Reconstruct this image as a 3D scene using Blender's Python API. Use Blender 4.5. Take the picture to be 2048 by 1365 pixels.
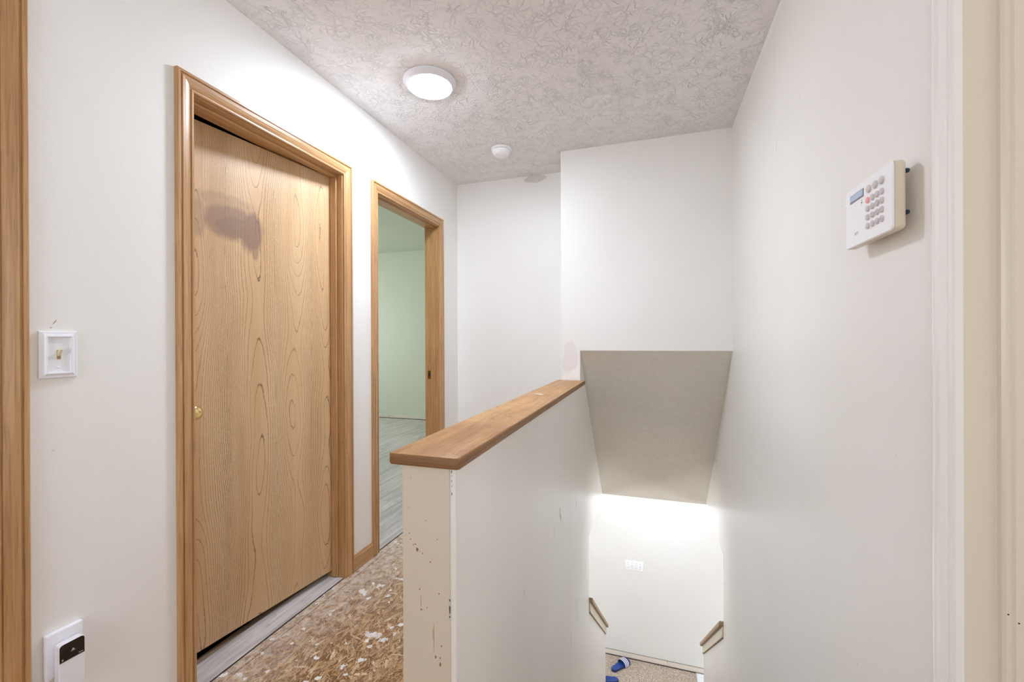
import bpy, math, random
from mathutils import Vector, Matrix
random.seed(7)
R = math.radians
for o in list(bpy.data.objects): bpy.data.objects.remove(o, do_unlink=True)
scene = bpy.context.scene
COL = scene.collection

# ------------------------------------------------------------------ camera, world, lights, exposure
CAM_H = 1.1936
cd = bpy.data.cameras.new('camera'); cam = bpy.data.objects.new('camera', cd); COL.objects.link(cam)
cd.sensor_width = 36; cd.lens = 854.69/2048*36; cd.clip_start = .01; cd.clip_end = 60
fw = Vector((-.30811351, .95134894, -.00112261)); rt = Vector((.95134203, .30810614, -.00435251)); up = Vector((.00379487, .00240906, .9999899))
cam.matrix_world = Matrix(((rt.x, up.x, -fw.x, 0), (rt.y, up.y, -fw.y, 0), (rt.z, up.z, -fw.z, CAM_H), (0, 0, 0, 1)))
scene.camera = cam

world = bpy.data.worlds.new('world'); scene.world = world; world.use_nodes = True
world.node_tree.nodes['Background'].inputs[0].default_value = (.80, .90, 1.0, 1)
world.node_tree.nodes['Background'].inputs[1].default_value = 1.0

LAMP_COL = (.87, .965, 1.13)
LAMP_HALL = 88.0        # emission of the hall disc light
LAMP_LOWER = 88.0       # emission of the lower-room disc light
def area(name, loc, rot, sx, sy, power, col):
    l = bpy.data.lights.new(name, 'AREA'); l.shape = 'RECTANGLE'; l.size = sx; l.size_y = sy; l.energy = power; l.color = col
    o = bpy.data.objects.new(name, l); COL.objects.link(o); o.location = loc; o.rotation_euler = rot
    return o
# daylight through the bedroom window; the other area lights are added fill
area('daylight_bedroom', (-5.42, 3.9, 1.45), (0, R(-90), 0), 1.3, 1.5, 17, (.96, 1.0, .96))
area('fill_hall', (-.55, -1.95, 1.45), (R(90), 0, 0), 1.2, 1.2, 9, (.92, .97, 1.06))  # added fill light behind the viewer, no such source known
area('fill_lower_a', (3.12, 3.4, -1.25), (0, R(90), 0), 1.2, 1.6, 25, (.96, .98, 1.0))  # added to brighten the stairwell and lower room
area('fill_lower_b', (-3.12, 3.4, -1.25), (0, R(-90), 0), 1.2, 1.6, 25, (.96, .98, 1.0))  # second added fill, opposite side of the lower room
area('fill_side_room', (2.3, .0, 1.45), (0, R(90), 0), 1.0, 1.0, 4, (1.0, .98, .95))  # small fill light added in the unseen side room

vs = scene.view_settings
scene.display_settings.display_device = 'sRGB'
vs.view_transform = 'Standard'; vs.look = 'None'; vs.gamma = 1; vs.use_curve_mapping = False
vs.exposure = 1.15
scene.cycles.diffuse_bounces = 8; scene.cycles.max_bounces = 14

# ------------------------------------------------------------------ node helpers / materials
class NT:
    def __init__(s, name):
        s.m = bpy.data.materials.new(name); s.m.use_nodes = True; s.t = s.m.node_tree
        s.b = s.t.nodes['Principled BSDF']
    def n(s, typ, **kw):
        x = s.t.nodes.new(typ)
        for k, v in kw.items():
            if isinstance(k, str) and hasattr(x, k): setattr(x, k, v)
        return x
    def l(s, a, b): s.t.links.new(a, b)
    def val(s, x, sock):
        if hasattr(x, 'is_output') or hasattr(x, 'links'): s.l(x, sock)
        else: sock.default_value = x
    def math(s, op, a, b=None, c=None, clamp=False):
        x = s.n('ShaderNodeMath', operation=op); x.use_clamp = clamp
        s.val(a, x.inputs[0])
        if b is not None: s.val(b, x.inputs[1])
        if c is not None: s.val(c, x.inputs[2])
        return x.outputs[0]
    def vm(s, op, a, b):
        x = s.n('ShaderNodeVectorMath', operation=op); s.val(a, x.inputs[0]); s.val(b, x.inputs[1]); return x.outputs[0]
    def coord(s, kind='Object'): return s.n('ShaderNodeTexCoord').outputs[kind]
    def pos(s): return s.n('ShaderNodeNewGeometry').outputs['Position']
    def mapv(s, v, scale=(1, 1, 1), loc=(0, 0, 0), rot=(0, 0, 0)):
        x = s.n('ShaderNodeMapping'); s.l(v, x.inputs[0]); x.inputs['Scale'].default_value = scale
        x.inputs['Location'].default_value = loc; x.inputs['Rotation'].default_value = rot; return x.outputs[0]
    def noise(s, v, scale, detail=2, rough=.5, dist=0, out=0):
        x = s.n('ShaderNodeTexNoise'); s.l(v, x.inputs['Vector']); x.inputs['Scale'].default_value = scale
        x.inputs['Detail'].default_value = detail; x.inputs['Roughness'].default_value = rough; x.inputs['Distortion'].default_value = dist
        return x.outputs[out]
    def vor(s, v, scale, feature='F1', out='Distance', rand=1):
        x = s.n('ShaderNodeTexVoronoi', feature=feature); s.l(v, x.inputs['Vector']); x.inputs['Scale'].default_value = scale
        x.inputs['Randomness'].default_value = rand
        return x.outputs[out]
    def ramp(s, f, stops, interp='LINEAR'):
        x = s.n('ShaderNodeValToRGB'); s.val(f, x.inputs[0]); e = x.color_ramp.elements; x.color_ramp.interpolation = interp
        while len(e) < len(stops): e.new(.5)
        for i, (p, c) in enumerate(stops):
            e[i].position = p
            e[i].color = (c, c, c, 1) if isinstance(c, (int, float)) else (*c, 1)
        return x.outputs[0]
    def mix(s, f, a, b, mode='MIX'):
        x = s.n('ShaderNodeMix', data_type='RGBA', blend_type=mode); s.val(f, x.inputs[0])
        for v, i in ((a, 6), (b, 7)):
            if isinstance(v, tuple): x.inputs[i].default_value = (*v, 1)
            else: s.l(v, x.inputs[i])
        return x.outputs[2]
    def sep(s, v):
        x = s.n('ShaderNodeSeparateXYZ'); s.l(v, x.inputs[0]); return x.outputs
    def comb(s, a, b, c):
        x = s.n('ShaderNodeCombineXYZ'); s.val(a, x.inputs[0]); s.val(b, x.inputs[1]); s.val(c, x.inputs[2]); return x.outputs[0]
    def rnd(s): return s.n('ShaderNodeObjectInfo').outputs['Random']
    def bump(s, h, strength=.3, dist=.002, prev=None):
        x = s.n('ShaderNodeBump'); s.l(h, x.inputs['Height']); x.inputs['Strength'].default_value = strength
        x.inputs['Distance'].default_value = dist
        if prev: s.l(prev, x.inputs['Normal'])
        s.l(x.outputs[0], s.b.inputs['Normal']); return x.outputs[0]
    def base(s, c):
        if isinstance(c, tuple): s.b.inputs['Base Color'].default_value = (*c, 1)
        else: s.l(c, s.b.inputs['Base Color'])
    def rough(s, r): s.val(r, s.b.inputs['Roughness'])
    def spec(s, v): s.b.inputs['Specular IOR Level'].default_value = v

def srgb(r, g, b):
    f = lambda c: (c/255/12.92) if c/255 <= .04045 else ((c/255+.055)/1.055)**2.4
    return (f(r), f(g), f(b))

def plain(name, col, rough=.5, metal=0, spec=.5, coat=0):
    t = NT(name); t.base(col); t.rough(rough); t.b.inputs['Metallic'].default_value = metal; t.spec(spec)
    t.b.inputs['Coat Weight'].default_value = coat
    return t.m

def mat_wall(name, col, rough=.42, peel=.12, spec=.35, streak=0, warm=None):
    t = NT(name); p = t.pos()
    a = t.noise(p, 260, 2, .6); b = t.noise(p, 60, 2, .5)
    h = t.math('ADD', t.math('MULTIPLY', a, .6), t.math('MULTIPLY', b, .8))
    big = t.noise(p, 1.7, 3, .55)
    c = t.mix(t.ramp(big, [(.35, 0.), (.7, 1.)]), col, tuple(min(1, x*k) for x, k in zip(col, (.975, .965, .95))))
    if streak:      # faint vertical roller and wear streaks
        st = t.noise(t.mapv(p, (150, 150, 3.)), 1, 3, .6)
        c = t.mix(t.math('MULTIPLY', t.ramp(st, [(.52, 0.), (.75, 1.)]), streak), c, tuple(x*.86 for x in col))
        h = t.math('ADD', h, t.math('MULTIPLY', st, .22))
    # small scattered pin marks
    sp = t.vor(p, 9.0)
    c = t.mix(t.ramp(sp, [(.0, .55), (.022, .35), (.03, 0.)]), c, tuple(x*.62 for x in col))
    t.base(c); t.spec(spec)
    t.rough(t.ramp(t.noise(p, 30, 2), [(.3, rough-.01), (.7, rough+.015)]))
    t.bump(h, peel, .0012)
    return t.m

def mat_ceiling(name, col, amount=.55, scale=1.0):
    t = NT(name); p = t.pos()
    wob = t.n('ShaderNodeTexNoise'); t.l(p, wob.inputs['Vector']); wob.inputs['Scale'].default_value = 11*scale; wob.inputs['Detail'].default_value = 2
    wv = t.vm('MULTIPLY', t.vm('SUBTRACT', wob.outputs['Color'], (.5, .5, .5)), (.06/scale,)*3)
    q = t.vm('ADD', p, wv)
    # each stomp leaves ridges that radiate from its centre
    v = t.n('ShaderNodeTexVoronoi', feature='F1'); t.l(q, v.inputs['Vector']); v.inputs['Scale'].default_value = 9.5*scale
    loc = t.vm('SUBTRACT', q, v.outputs['Position']); sx = t.sep(loc)
    th = t.math('ARCTAN2', sx[1], sx[0])
    hs = t.sep(v.outputs['Color'])
    k = t.math('ADD', t.math('MULTIPLY', th, 1.4324), t.math('ADD', t.math('MULTIPLY', hs[0], 9.), t.math('MULTIPLY', t.noise(q, 24*scale, 3), 2.6)))
    fr = t.math('ABSOLUTE', t.math('SUBTRACT', t.math('FRACT', k), .5))
    rad = t.ramp(fr, [(.0, 1.), (.05, .5), (.11, 0.)])
    fade = t.ramp(v.outputs['Distance'], [(.04, .0), (.16, 1.), (.62, .8), (.8, .2)])
    rad = t.math('MULTIPLY', rad, fade)
    e = t.ramp(t.vor(q, 21*scale, 'DISTANCE_TO_EDGE'), [(.0, 1.), (.045, .45), (.10, 0.)])
    msk = t.ramp(t.noise(p, 9*scale, 3), [(.42, .25), (.58, 1.)])
    e = t.math('MULTIPLY', e, msk)
    e2 = t.ramp(t.vor(t.vm('ADD', q, (3.1, 1.7, 0.)), 38*scale, 'DISTANCE_TO_EDGE'), [(.0, .8), (.05, .3), (.11, 0.)])
    e = t.math('MAXIMUM', e, t.math('MULTIPLY', e2, t.ramp(t.noise(p, 14*scale, 3), [(.45, 0.), (.55, 1.)])))
    h = t.math('MAXIMUM', rad, e)
    h = t.math('MULTIPLY', h, t.ramp(t.noise(p, 19*scale, 3, .6), [(.36, .05), (.56, 1.)]))
    h = t.math('ADD', h, t.math('MULTIPLY', t.noise(p, 170, 2, .6), .22))
    t.base(t.mix(t.ramp(t.noise(p, 2.2, 3), [(.35, 0.), (.7, 1.)]), col, tuple(x*.955 for x in col)))
    t.rough(.8); t.spec(.25); t.bump(h, amount, .0042)
    return t.m

def mat_oak(name, axis, light, dark, rough=.34, coat=.25, fine=1.0, contrast=1.0):
    """oiled oak: long soft bands plus short dark pores, running along AXIS"""
    t = NT(name); c = t.coord(); off = t.comb(t.math('MULTIPLY', t.rnd(), 7.), t.math('MULTIPLY', t.rnd(), 3.), t.math('MULTIPLY', t.rnd(), 5.))
    c = t.vm('ADD', c, off)
    s1 = [44, 44, 44]; s2 = [330*fine]*3; s3 = [90, 90, 90]
    i = 'xyz'.index(axis); s1[i] = 1.3; s2[i] = 9; s3[i] = 3.0
    a = t.noise(t.mapv(c, tuple(s1)), 1, 3, .6, 1.2); b = t.noise(t.mapv(c, tuple(s2)), 1, 2, .6); d = t.noise(t.mapv(c, tuple(s3)), 1, 3, .6)
    f = t.math('ADD', t.math('MULTIPLY', a, .55), t.math('MULTIPLY', d, .45))
    col = t.mix(t.ramp(f, [(.5-.17/contrast, 0.), (.5+.17/contrast, 1.)]), light, dark)
    col = t.mix(t.math('MULTIPLY', t.ramp(b, [(.52, 0.), (.72, 1.)]), .55), col, tuple(x*.55 for x in dark))
    t.base(col); t.rough(t.ramp(a, [(.3, rough-.05), (.7, rough+.08)])); t.spec(.5)
    t.b.inputs['Coat Weight'].default_value = coat*2.2; t.b.inputs['Coat Roughness'].default_value = .33
    t.bump(t.math('ADD', t.math('MULTIPLY', b, -.7), t.math('MULTIPLY', d, .5)), .22, .0008)
    return t.m

OAK_L, OAK_D = srgb(207, 164, 113), srgb(168, 122, 75)
M = {}
M['wall'] = mat_wall('wall_paint', srgb(242, 241, 238), .40, .32)
M['wall_stair'] = mat_wall('stair_wall_paint', srgb(241, 239, 235), .36, .14, .4, .16)
M['wall_green'] = mat_wall('pale_green_wall_paint', srgb(208, 214, 200), .5, .12)
M['wall_dark'] = plain('unlit_room_shade', srgb(58, 52, 46), .9)  # darkness of the unlit room put into the wall colour
M['ceiling'] = mat_ceiling('stomped_ceiling', srgb(242, 239, 238), .95)
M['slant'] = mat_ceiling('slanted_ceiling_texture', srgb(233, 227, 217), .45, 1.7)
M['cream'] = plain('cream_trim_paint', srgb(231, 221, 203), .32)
M['cream_lit'] = mat_wall('lit_cream_casing', srgb(249, 247, 244), .14, .04, .6)  # brighter copy of the trim paint, lamplight put into the colour
M['end_board'] = mat_wall('end_board_paint', srgb(222, 209, 189), .4, .1)
M['oak_z'] = mat_oak('oak_vertical', 'z', OAK_L, OAK_D)
M['oak_y'] = mat_oak('oak_along_wall', 'y', OAK_L, OAK_D)
M['oak_x'] = mat_oak('oak_across', 'x', OAK_L, OAK_D)
M['trim_grey'] = mat_oak('weathered_cap_wood', 'y', srgb(190, 168, 140), srgb(150, 124, 96), .5, 0)
M['white'] = plain('white_plastic', srgb(240, 240, 246), .25)
M['ivory'] = plain('ivory_plastic', srgb(232, 222, 190), .3)
M['beige'] = plain('beige_plastic', srgb(226, 214, 192), .3)
M['panel_white'] = plain('panel_white_plastic', srgb(249, 249, 252), .3)
M['brass'] = plain('polished_brass', srgb(238, 214, 150), .12, 1.0)
M['brass_dull'] = plain('dull_brass', srgb(150, 118, 60), .35, 1.0)
M['black_gloss'] = plain('black_gloss', srgb(22, 22, 20), .12, 0, .5, .5)
M['dark'] = plain('dark_gap', srgb(26, 22, 18), .8)
M['grey_mark'] = plain('grey_print', srgb(196, 196, 196), .5)
M['print_grey'] = plain('faint_grey_print', srgb(205, 204, 203), .5)
M['key'] = plain('key_grey_rubber', srgb(212, 205, 205), .45)
M['key_red'] = plain('key_red_rubber', srgb(250, 172, 166), .45)
M['key_text'] = plain('key_print', srgb(160, 152, 155), .5)
M['lcd'] = plain('lcd_glass', srgb(186, 202, 226), .15)
M['lcd_frame'] = plain('lcd_frame', srgb(120, 125, 140), .35)
M['led_green'] = plain('green_lens', srgb(150, 225, 165), .3)
M['led_off'] = plain('grey_lens', srgb(110, 112, 110), .3)
M['led_cream'] = plain('cream_lens', srgb(244, 232, 190), .3)
M['anchor'] = plain('blue_wall_anchor', srgb(48, 60, 95), .5)
M['screw'] = plain('screw_steel', srgb(180, 182, 185), .3, 1)
M['scuff'] = plain('brown_scuff', srgb(146, 112, 82), .7)
M['scuff_dark'] = plain('dark_chip', srgb(62, 56, 50), .8)
M['scuff_tan'] = plain('tan_scuff', srgb(178, 160, 136), .7)
M['rub'] = plain('faint_rub', srgb(222, 214, 200), .6)
M['dirty'] = plain('grey_smudge', srgb(222, 217, 209), .6)
M['bare'] = plain('bare_plaster', srgb(236, 230, 228), .85)
M['fresh'] = plain('fresh_white_paint', srgb(246, 244, 241), .3)
M['caulk'] = plain('yellowed_caulk', srgb(205, 188, 155), .6)
M['caulk_pale'] = plain('pale_caulk', srgb(226, 228, 212), .6)
M['sandal_blue'] = plain('blue_rubber', srgb(30, 66, 140), .45)
M['sandal_navy'] = plain('navy_rubber', srgb(24, 34, 78), .5)
M['sandal_white'] = plain('white_stripe', srgb(235, 235, 240), .5)
M['slot_tan'] = plain('slot_shade', srgb(150, 132, 96), .6)
M['glass'] = plain('frosted_glass', srgb(235, 240, 240), .1)
M['glass'].node_tree.nodes['Principled BSDF'].inputs['Transmission Weight'].default_value = 1

def mat_emit(name, col, s):
    t = NT(name); t.b.inputs['Base Color'].default_value = (.9, .9, .9, 1)
    t.b.inputs['Emission Color'].default_value = (*col, 1); t.b.inputs['Emission Strength'].default_value = s
    return t.m
M['lens'] = mat_emit('lit_lens', LAMP_COL, LAMP_HALL)
M['lens_low'] = mat_emit('lit_lens_lower', (.92, .97, 1.07), LAMP_LOWER)

def mat_slab():
    """flush oak door: dark open-pore contour lines that arch into cathedrals, and one greyish rubbed stain"""
    t = NT('oak_door_veneer'); c = t.coord(); s = t.sep(c)
    x = s[0]; z = s[2]
    w1 = t.noise(t.comb(t.math('MULTIPLY', x, 4.5), 0., t.math('MULTIPLY', z, .9)), 1, 1, .4)
    w2 = t.noise(t.comb(t.math('MULTIPLY', x, 22.), 3., t.math('MULTIPLY', z, 7.)), 1, 2, .5)
    w3 = t.noise(t.comb(t.math('MULTIPLY', x, 120.), 3., t.math('MULTIPLY', z, 55.)), 1, 2, .6)
    xw = t.math('ADD', x, t.math('ADD', t.math('MULTIPLY', t.math('SUBTRACT', w1, .5), .060), t.math('MULTIPLY', t.math('SUBTRACT', w2, .5), .009)))
    g = None
    for cx in (.632, .395, .205, .045):
        dd = t.math('SUBTRACT', xw, cx); dd = t.math('SQRT', t.math('ADD', t.math('MULTIPLY', dd, dd), .00010))
        g = dd if g is None else t.math('MINIMUM', g, dd)
    bz = t.noise(t.comb(t.math('MULTIPLY', x, 3.), 7., t.math('MULTIPLY', z, 1.05)), 1, 1.5, .5)
    f = t.math('ADD', t.math('MULTIPLY', t.math('MULTIPLY', g, g), 880.), t.math('MULTIPLY', bz, 21.))
    f = t.math('ADD', f, t.math('MULTIPLY', w3, .16))
    fr = t.math('ABSOLUTE', t.math('SUBTRACT', t.math('FRACT', f), .5))
    fr = t.math('DIVIDE', fr, t.math('ADD', t.math('MULTIPLY', g, 1.6), .016))
    line = t.ramp(fr, [(.0, 1.), (.45, .9), (1., 0.)])
    dash = t.noise(t.comb(t.math('MULTIPLY', x, 420.), 1., t.math('MULTIPLY', z, 120.)), 1, 2, .6)
    line = t.math('MULTIPLY', line, t.ramp(dash, [(.36, .25), (.52, 1.)]))
    strong = t.ramp(t.noise(t.comb(t.math('MULTIPLY', x, 7.), 5., t.math('MULTIPLY', z, .8)), 1, 2), [(.38, .6), (.6, 1.)])
    line = t.math('MULTIPLY', line, strong)
    fine = t.noise(t.comb(t.math('MULTIPLY', x, 520.), 2., t.math('MULTIPLY', z, 16.)), 1, 2, .6)
    broad = t.noise(t.comb(t.math('MULTIPLY', x, 9.), 2., t.math('MULTIPLY', z, .7)), 1, 3, .6)
    col = t.mix(t.ramp(broad, [(.35, 0.), (.68, 1.)]), srgb(220, 187, 144), srgb(202, 162, 116))
    col = t.mix(t.math('MULTIPLY', t.ramp(fine, [(.45, 0.), (.75, 1.)]), .35), col, srgb(176, 130, 84))
    col = t.mix(t.math('MULTIPLY', line, .95), col, srgb(100, 68, 42))
    # the stain: a rubbed, greyish patch with a darker lobe (door-local metres)
    n = t.noise(t.mapv(c, (24, 24, 7)), 1, 4, .65); nn = t.math('MULTIPLY', t.math('SUBTRACT', n, .5), .6)
    def ell(cx, cz, rx, rz):
        a = t.math('DIVIDE', t.math('SUBTRACT', x, cx), rx); b = t.math('DIVIDE', t.math('SUBTRACT', z, cz), rz)
        d = t.math('ADD', t.math('SQRT', t.math('ADD', t.math('MULTIPLY', a, a), t.math('MULTIPLY', b, b))), nn)
        return t.ramp(d, [(.66, 1.), (1.16, 0.)])
    st = t.math('MULTIPLY', ell(.490, 1.672, .150, .082), .85)
    st = t.math('MAXIMUM', st, ell(.415, 1.650, .058, .100))
    st = t.math('MAXIMUM', st, ell(.480, 1.655, .100, .055))
    st = t.math('MAXIMUM', st, t.math('MULTIPLY', ell(.398, 1.575, .018, .05), .7))
    st = t.math('MAXIMUM', st, t.math('MULTIPLY', ell(.620, 1.665, .035, .09), .5))
    st = t.math('MAXIMUM', st, t.math('MULTIPLY', ell(.52, 1.745, .14, .040), .40))
    col = t.mix(t.math('MULTIPLY', st, .78), col, srgb(128, 100, 86))
    t.base(col); t.rough(t.ramp(n, [(.3, .36), (.7, .44)])); t.spec(.5)
    t.b.inputs['Coat Weight'].default_value = .45; t.b.inputs['Coat Roughness'].default_value = .42
    t.bump(t.math('ADD', t.math('MULTIPLY', line, -1.), t.math('MULTIPLY', fine, .3)), .35, .0008)
    return t.m
M['slab'] = mat_slab()

def mat_cap():
    t = NT('worn_cap_wood'); c = t.coord(); p = t.mapv(c, (34, 2.6, 34))
    a = t.noise(p, 1, 4, .6, .8); b = t.noise(t.mapv(c, (240, 9, 240)), 1, 2, .6)
    col = t.mix(t.ramp(a, [(.32, 0.), (.7, 1.)]), srgb(200, 150, 96), srgb(158, 108, 60))
    col = t.mix(t.math('MULTIPLY', t.ramp(b, [(.5, 0.), (.8, 1.)]), .4), col, srgb(140, 90, 46))
    # paler worn blotches
    bl = t.ramp(t.noise(c, 6, 3, .6), [(.42, 0.), (.66, 1.)])
    col = t.mix(t.math('MULTIPLY', bl, .5), col, srgb(222, 182, 130))
    sc = t.noise(t.mapv(c, (46, 20, 46), rot=(0, 0, .5)), 1, 4, .75, 2.0)
    col = t.mix(t.ramp(sc, [(.60, 0.), (.66, .75)]), col, srgb(118, 78, 44))
    t.base(col); t.rough(t.ramp(bl, [(0, .42), (1, .55)])); t.spec(.35); t.bump(t.math('ADD', b, a), .2, .001)
    return t.m
M['cap'] = mat_cap()
M['cap_edge'] = mat_oak('dark_cap_edge', 'y', srgb(158, 116, 72), srgb(122, 84, 48), .45, 0)
M['cap_edge_x'] = mat_oak('dark_cap_end', 'x', srgb(158, 116, 72), srgb(122, 84, 48), .45, 0)

def mat_vinyl():
    t = NT('grey_vinyl_plank'); c = t.coord(); r = t.rnd()
    q = t.vm('ADD', c, t.comb(t.math('MULTIPLY', r, 9.), t.math('MULTIPLY', r, 31.), 0.))
    a = t.noise(t.mapv(q, (26, 1.6, 1)), 1, 3, .6, 1.2); b = t.noise(t.mapv(q, (150, 5, 1)), 1, 2, .6)
    rg = t.math('FRACT', t.math('MULTIPLY', t.noise(t.mapv(q, (7, .9, 1)), 1, 2, .4), 13.))
    ring = t.ramp(rg, [(.0, 1.), (.14, 0.), (1, 0.)])
    col = t.mix(t.ramp(a, [(.3, 0.), (.72, 1.)]), srgb(230, 225, 224), srgb(170, 165, 162))
    col = t.mix(t.math('MULTIPLY', ring, .30), col, srgb(140, 136, 134))
    col = t.mix(t.math('MULTIPLY', t.ramp(b, [(.5, 0.), (.8, 1.)]), .35), col, srgb(150, 144, 140))
    col = t.mix(t.math('MULTIPLY', r, .18), col, srgb(150, 150, 148))
    t.base(col); t.rough(.42); t.spec(.4); t.bump(b, .12, .0005)
    return t.m
M['vinyl'] = mat_vinyl()

def splat_mask(t):
    """dried white drips and overspray on the subfloor"""
    p = t.pos(); s = t.sep(p); n = t.noise(p, 38, 3, .6)
    m = None
    for cx, cy, rx, ry in ((-1.095, 1.47, .030, .024), (-1.055, 1.475, .026, .022), (-1.02, 1.46, .022, .018), (-1.00, 1.51, .020, .016),
                           (-1.045, 1.415, .014, .012), (-1.405, 1.155, .016, .013), (-1.20, 1.86, .035, .014), (-1.30, 1.72, .040, .020),
                           (-1.255, 1.79, .030, .018), (-1.17, 1.72, .020, .012), (-1.13, 1.62, .014, .008), (-1.35, 1.55, .018, .010),
                           (-.90, 1.46, .022, .016), (-1.25, 1.36, .010, .008), (-1.14, 2.02, .030, .020), (-1.02, 1.35, .012, .009)):
        a = t.math('DIVIDE', t.math('SUBTRACT', s[0], cx), rx); b = t.math('DIVIDE', t.math('SUBTRACT', s[1], cy), ry)
        d = t.math('SQRT', t.math('ADD', t.math('MULTIPLY', a, a), t.math('MULTIPLY', b, b)))
        m = d if m is None else t.math('MINIMUM', m, d)
    m = t.math('ADD', m, t.math('MULTIPLY', t.math('SUBTRACT', n, .5), 3.4))
    spl = t.math('MULTIPLY', t.ramp(m, [(.50, 1.), (.70, 0.)]), t.ramp(t.noise(p, 190, 3, .7), [(.40, .25), (.50, 1.)]))
    tiny = t.ramp(t.math('ADD', t.vor(t.vm('ADD', p, t.vm('MULTIPLY', t.noise(p, 60, 2, out=1), (.03, .03, 0))), 17), t.math('MULTIPLY', t.noise(p, 6, 2), -.28)), [(.0, 1.), (.02, 0.)])
    # overspray: pale dust on the strip along the wall, thicker towards the far end
    w = t.math('MULTIPLY', t.math('SUBTRACT', -1.16, s[0]), 3.1, clamp=True)
    f = t.math('MULTIPLY', t.math('SUBTRACT', s[1], 1.35), 1.0, clamp=True)
    dust = t.math('MULTIPLY', t.math('ADD', t.math('MULTIPLY', w, 1.0), t.math('MULTIPLY', f, .65)), t.ramp(t.noise(p, 26, 4, .65), [(.38, .2), (.62, 1.)]), clamp=True)
    return t.math('MAXIMUM', spl, tiny), dust

def mat_osb(name, use_attr):
    t = NT(name)
    if use_attr:
        at = t.n('ShaderNodeAttribute'); at.attribute_name = 'tone'; base = at.outputs['Color']
        uv = t.n('ShaderNodeAttribute'); uv.attribute_name = 'grain'
        g = t.noise(t.mapv(uv.outputs['Vector'], (1, 1, 1)), 1, 3, .6)
        base = t.mix(t.ramp(g, [(.38, 0.), (.72, .5)]), base, srgb(140, 106, 74))
    else:
        base = t.mix(t.noise(t.pos(), 40, 3), srgb(160, 116, 72), srgb(104, 70, 42))
        g = t.noise(t.pos(), 200, 2)
    spl, dust = splat_mask(t)
    col = t.mix(t.math('MULTIPLY', dust, .85), base, srgb(226, 214, 200))
    col = t.mix(spl, col, srgb(240, 238, 234))
    t.base(col); t.rough(.6); t.spec(.3); t.bump(g, .25, .0006)
    return t.m
M['osb'] = mat_osb('subfloor_board', False); M['strand'] = mat_osb('pressed_wood_strand', True)

def mat_carpet():
    t = NT('beige_carpet'); p = t.pos()
    a = t.vor(p, 150, 'F1', 'Color'); b = t.noise(p, 120, 2, .7)
    col = t.ramp(t.sep(a)[0], [(0, srgb(150, 134, 118)), (.45, srgb(196, 184, 170)), (.8, srgb(216, 206, 194)), (1, srgb(170, 150, 130))])
    col = t.mix(t.ramp(b, [(.40, .7), (.52, 0.)]), col, srgb(112, 98, 84))
    t.base(col); t.rough(.95); t.spec(.1); t.bump(b, .8, .006)
    return t.m
M['carpet'] = mat_carpet()

def mat_strip():
    t = NT('unpainted_wall_base'); p = t.pos()
    col = t.mix(t.noise(p, 7, 3, .6), srgb(230, 222, 212), srgb(214, 206, 196))
    col = t.mix(t.ramp(t.noise(t.mapv(p, (5, 5, 9)), 1, 3), [(.62, 0.), (.72, .7)]), col, srgb(216, 178, 128))
    col = t.mix(t.ramp(t.noise(t.mapv(p, (30, 30, 22), (4, 1, 2)), 1, 2), [(.70, 0.), (.75, .8)]), col, srgb(120, 90, 66))
    t.base(col); t.rough(.85); return t.m
M['strip'] = mat_strip()
M['tile'] = plain('white_floor_tile', srgb(226, 232, 238), .25)
M['grout'] = plain('tile_grout', srgb(176, 176, 176), .9)

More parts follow.
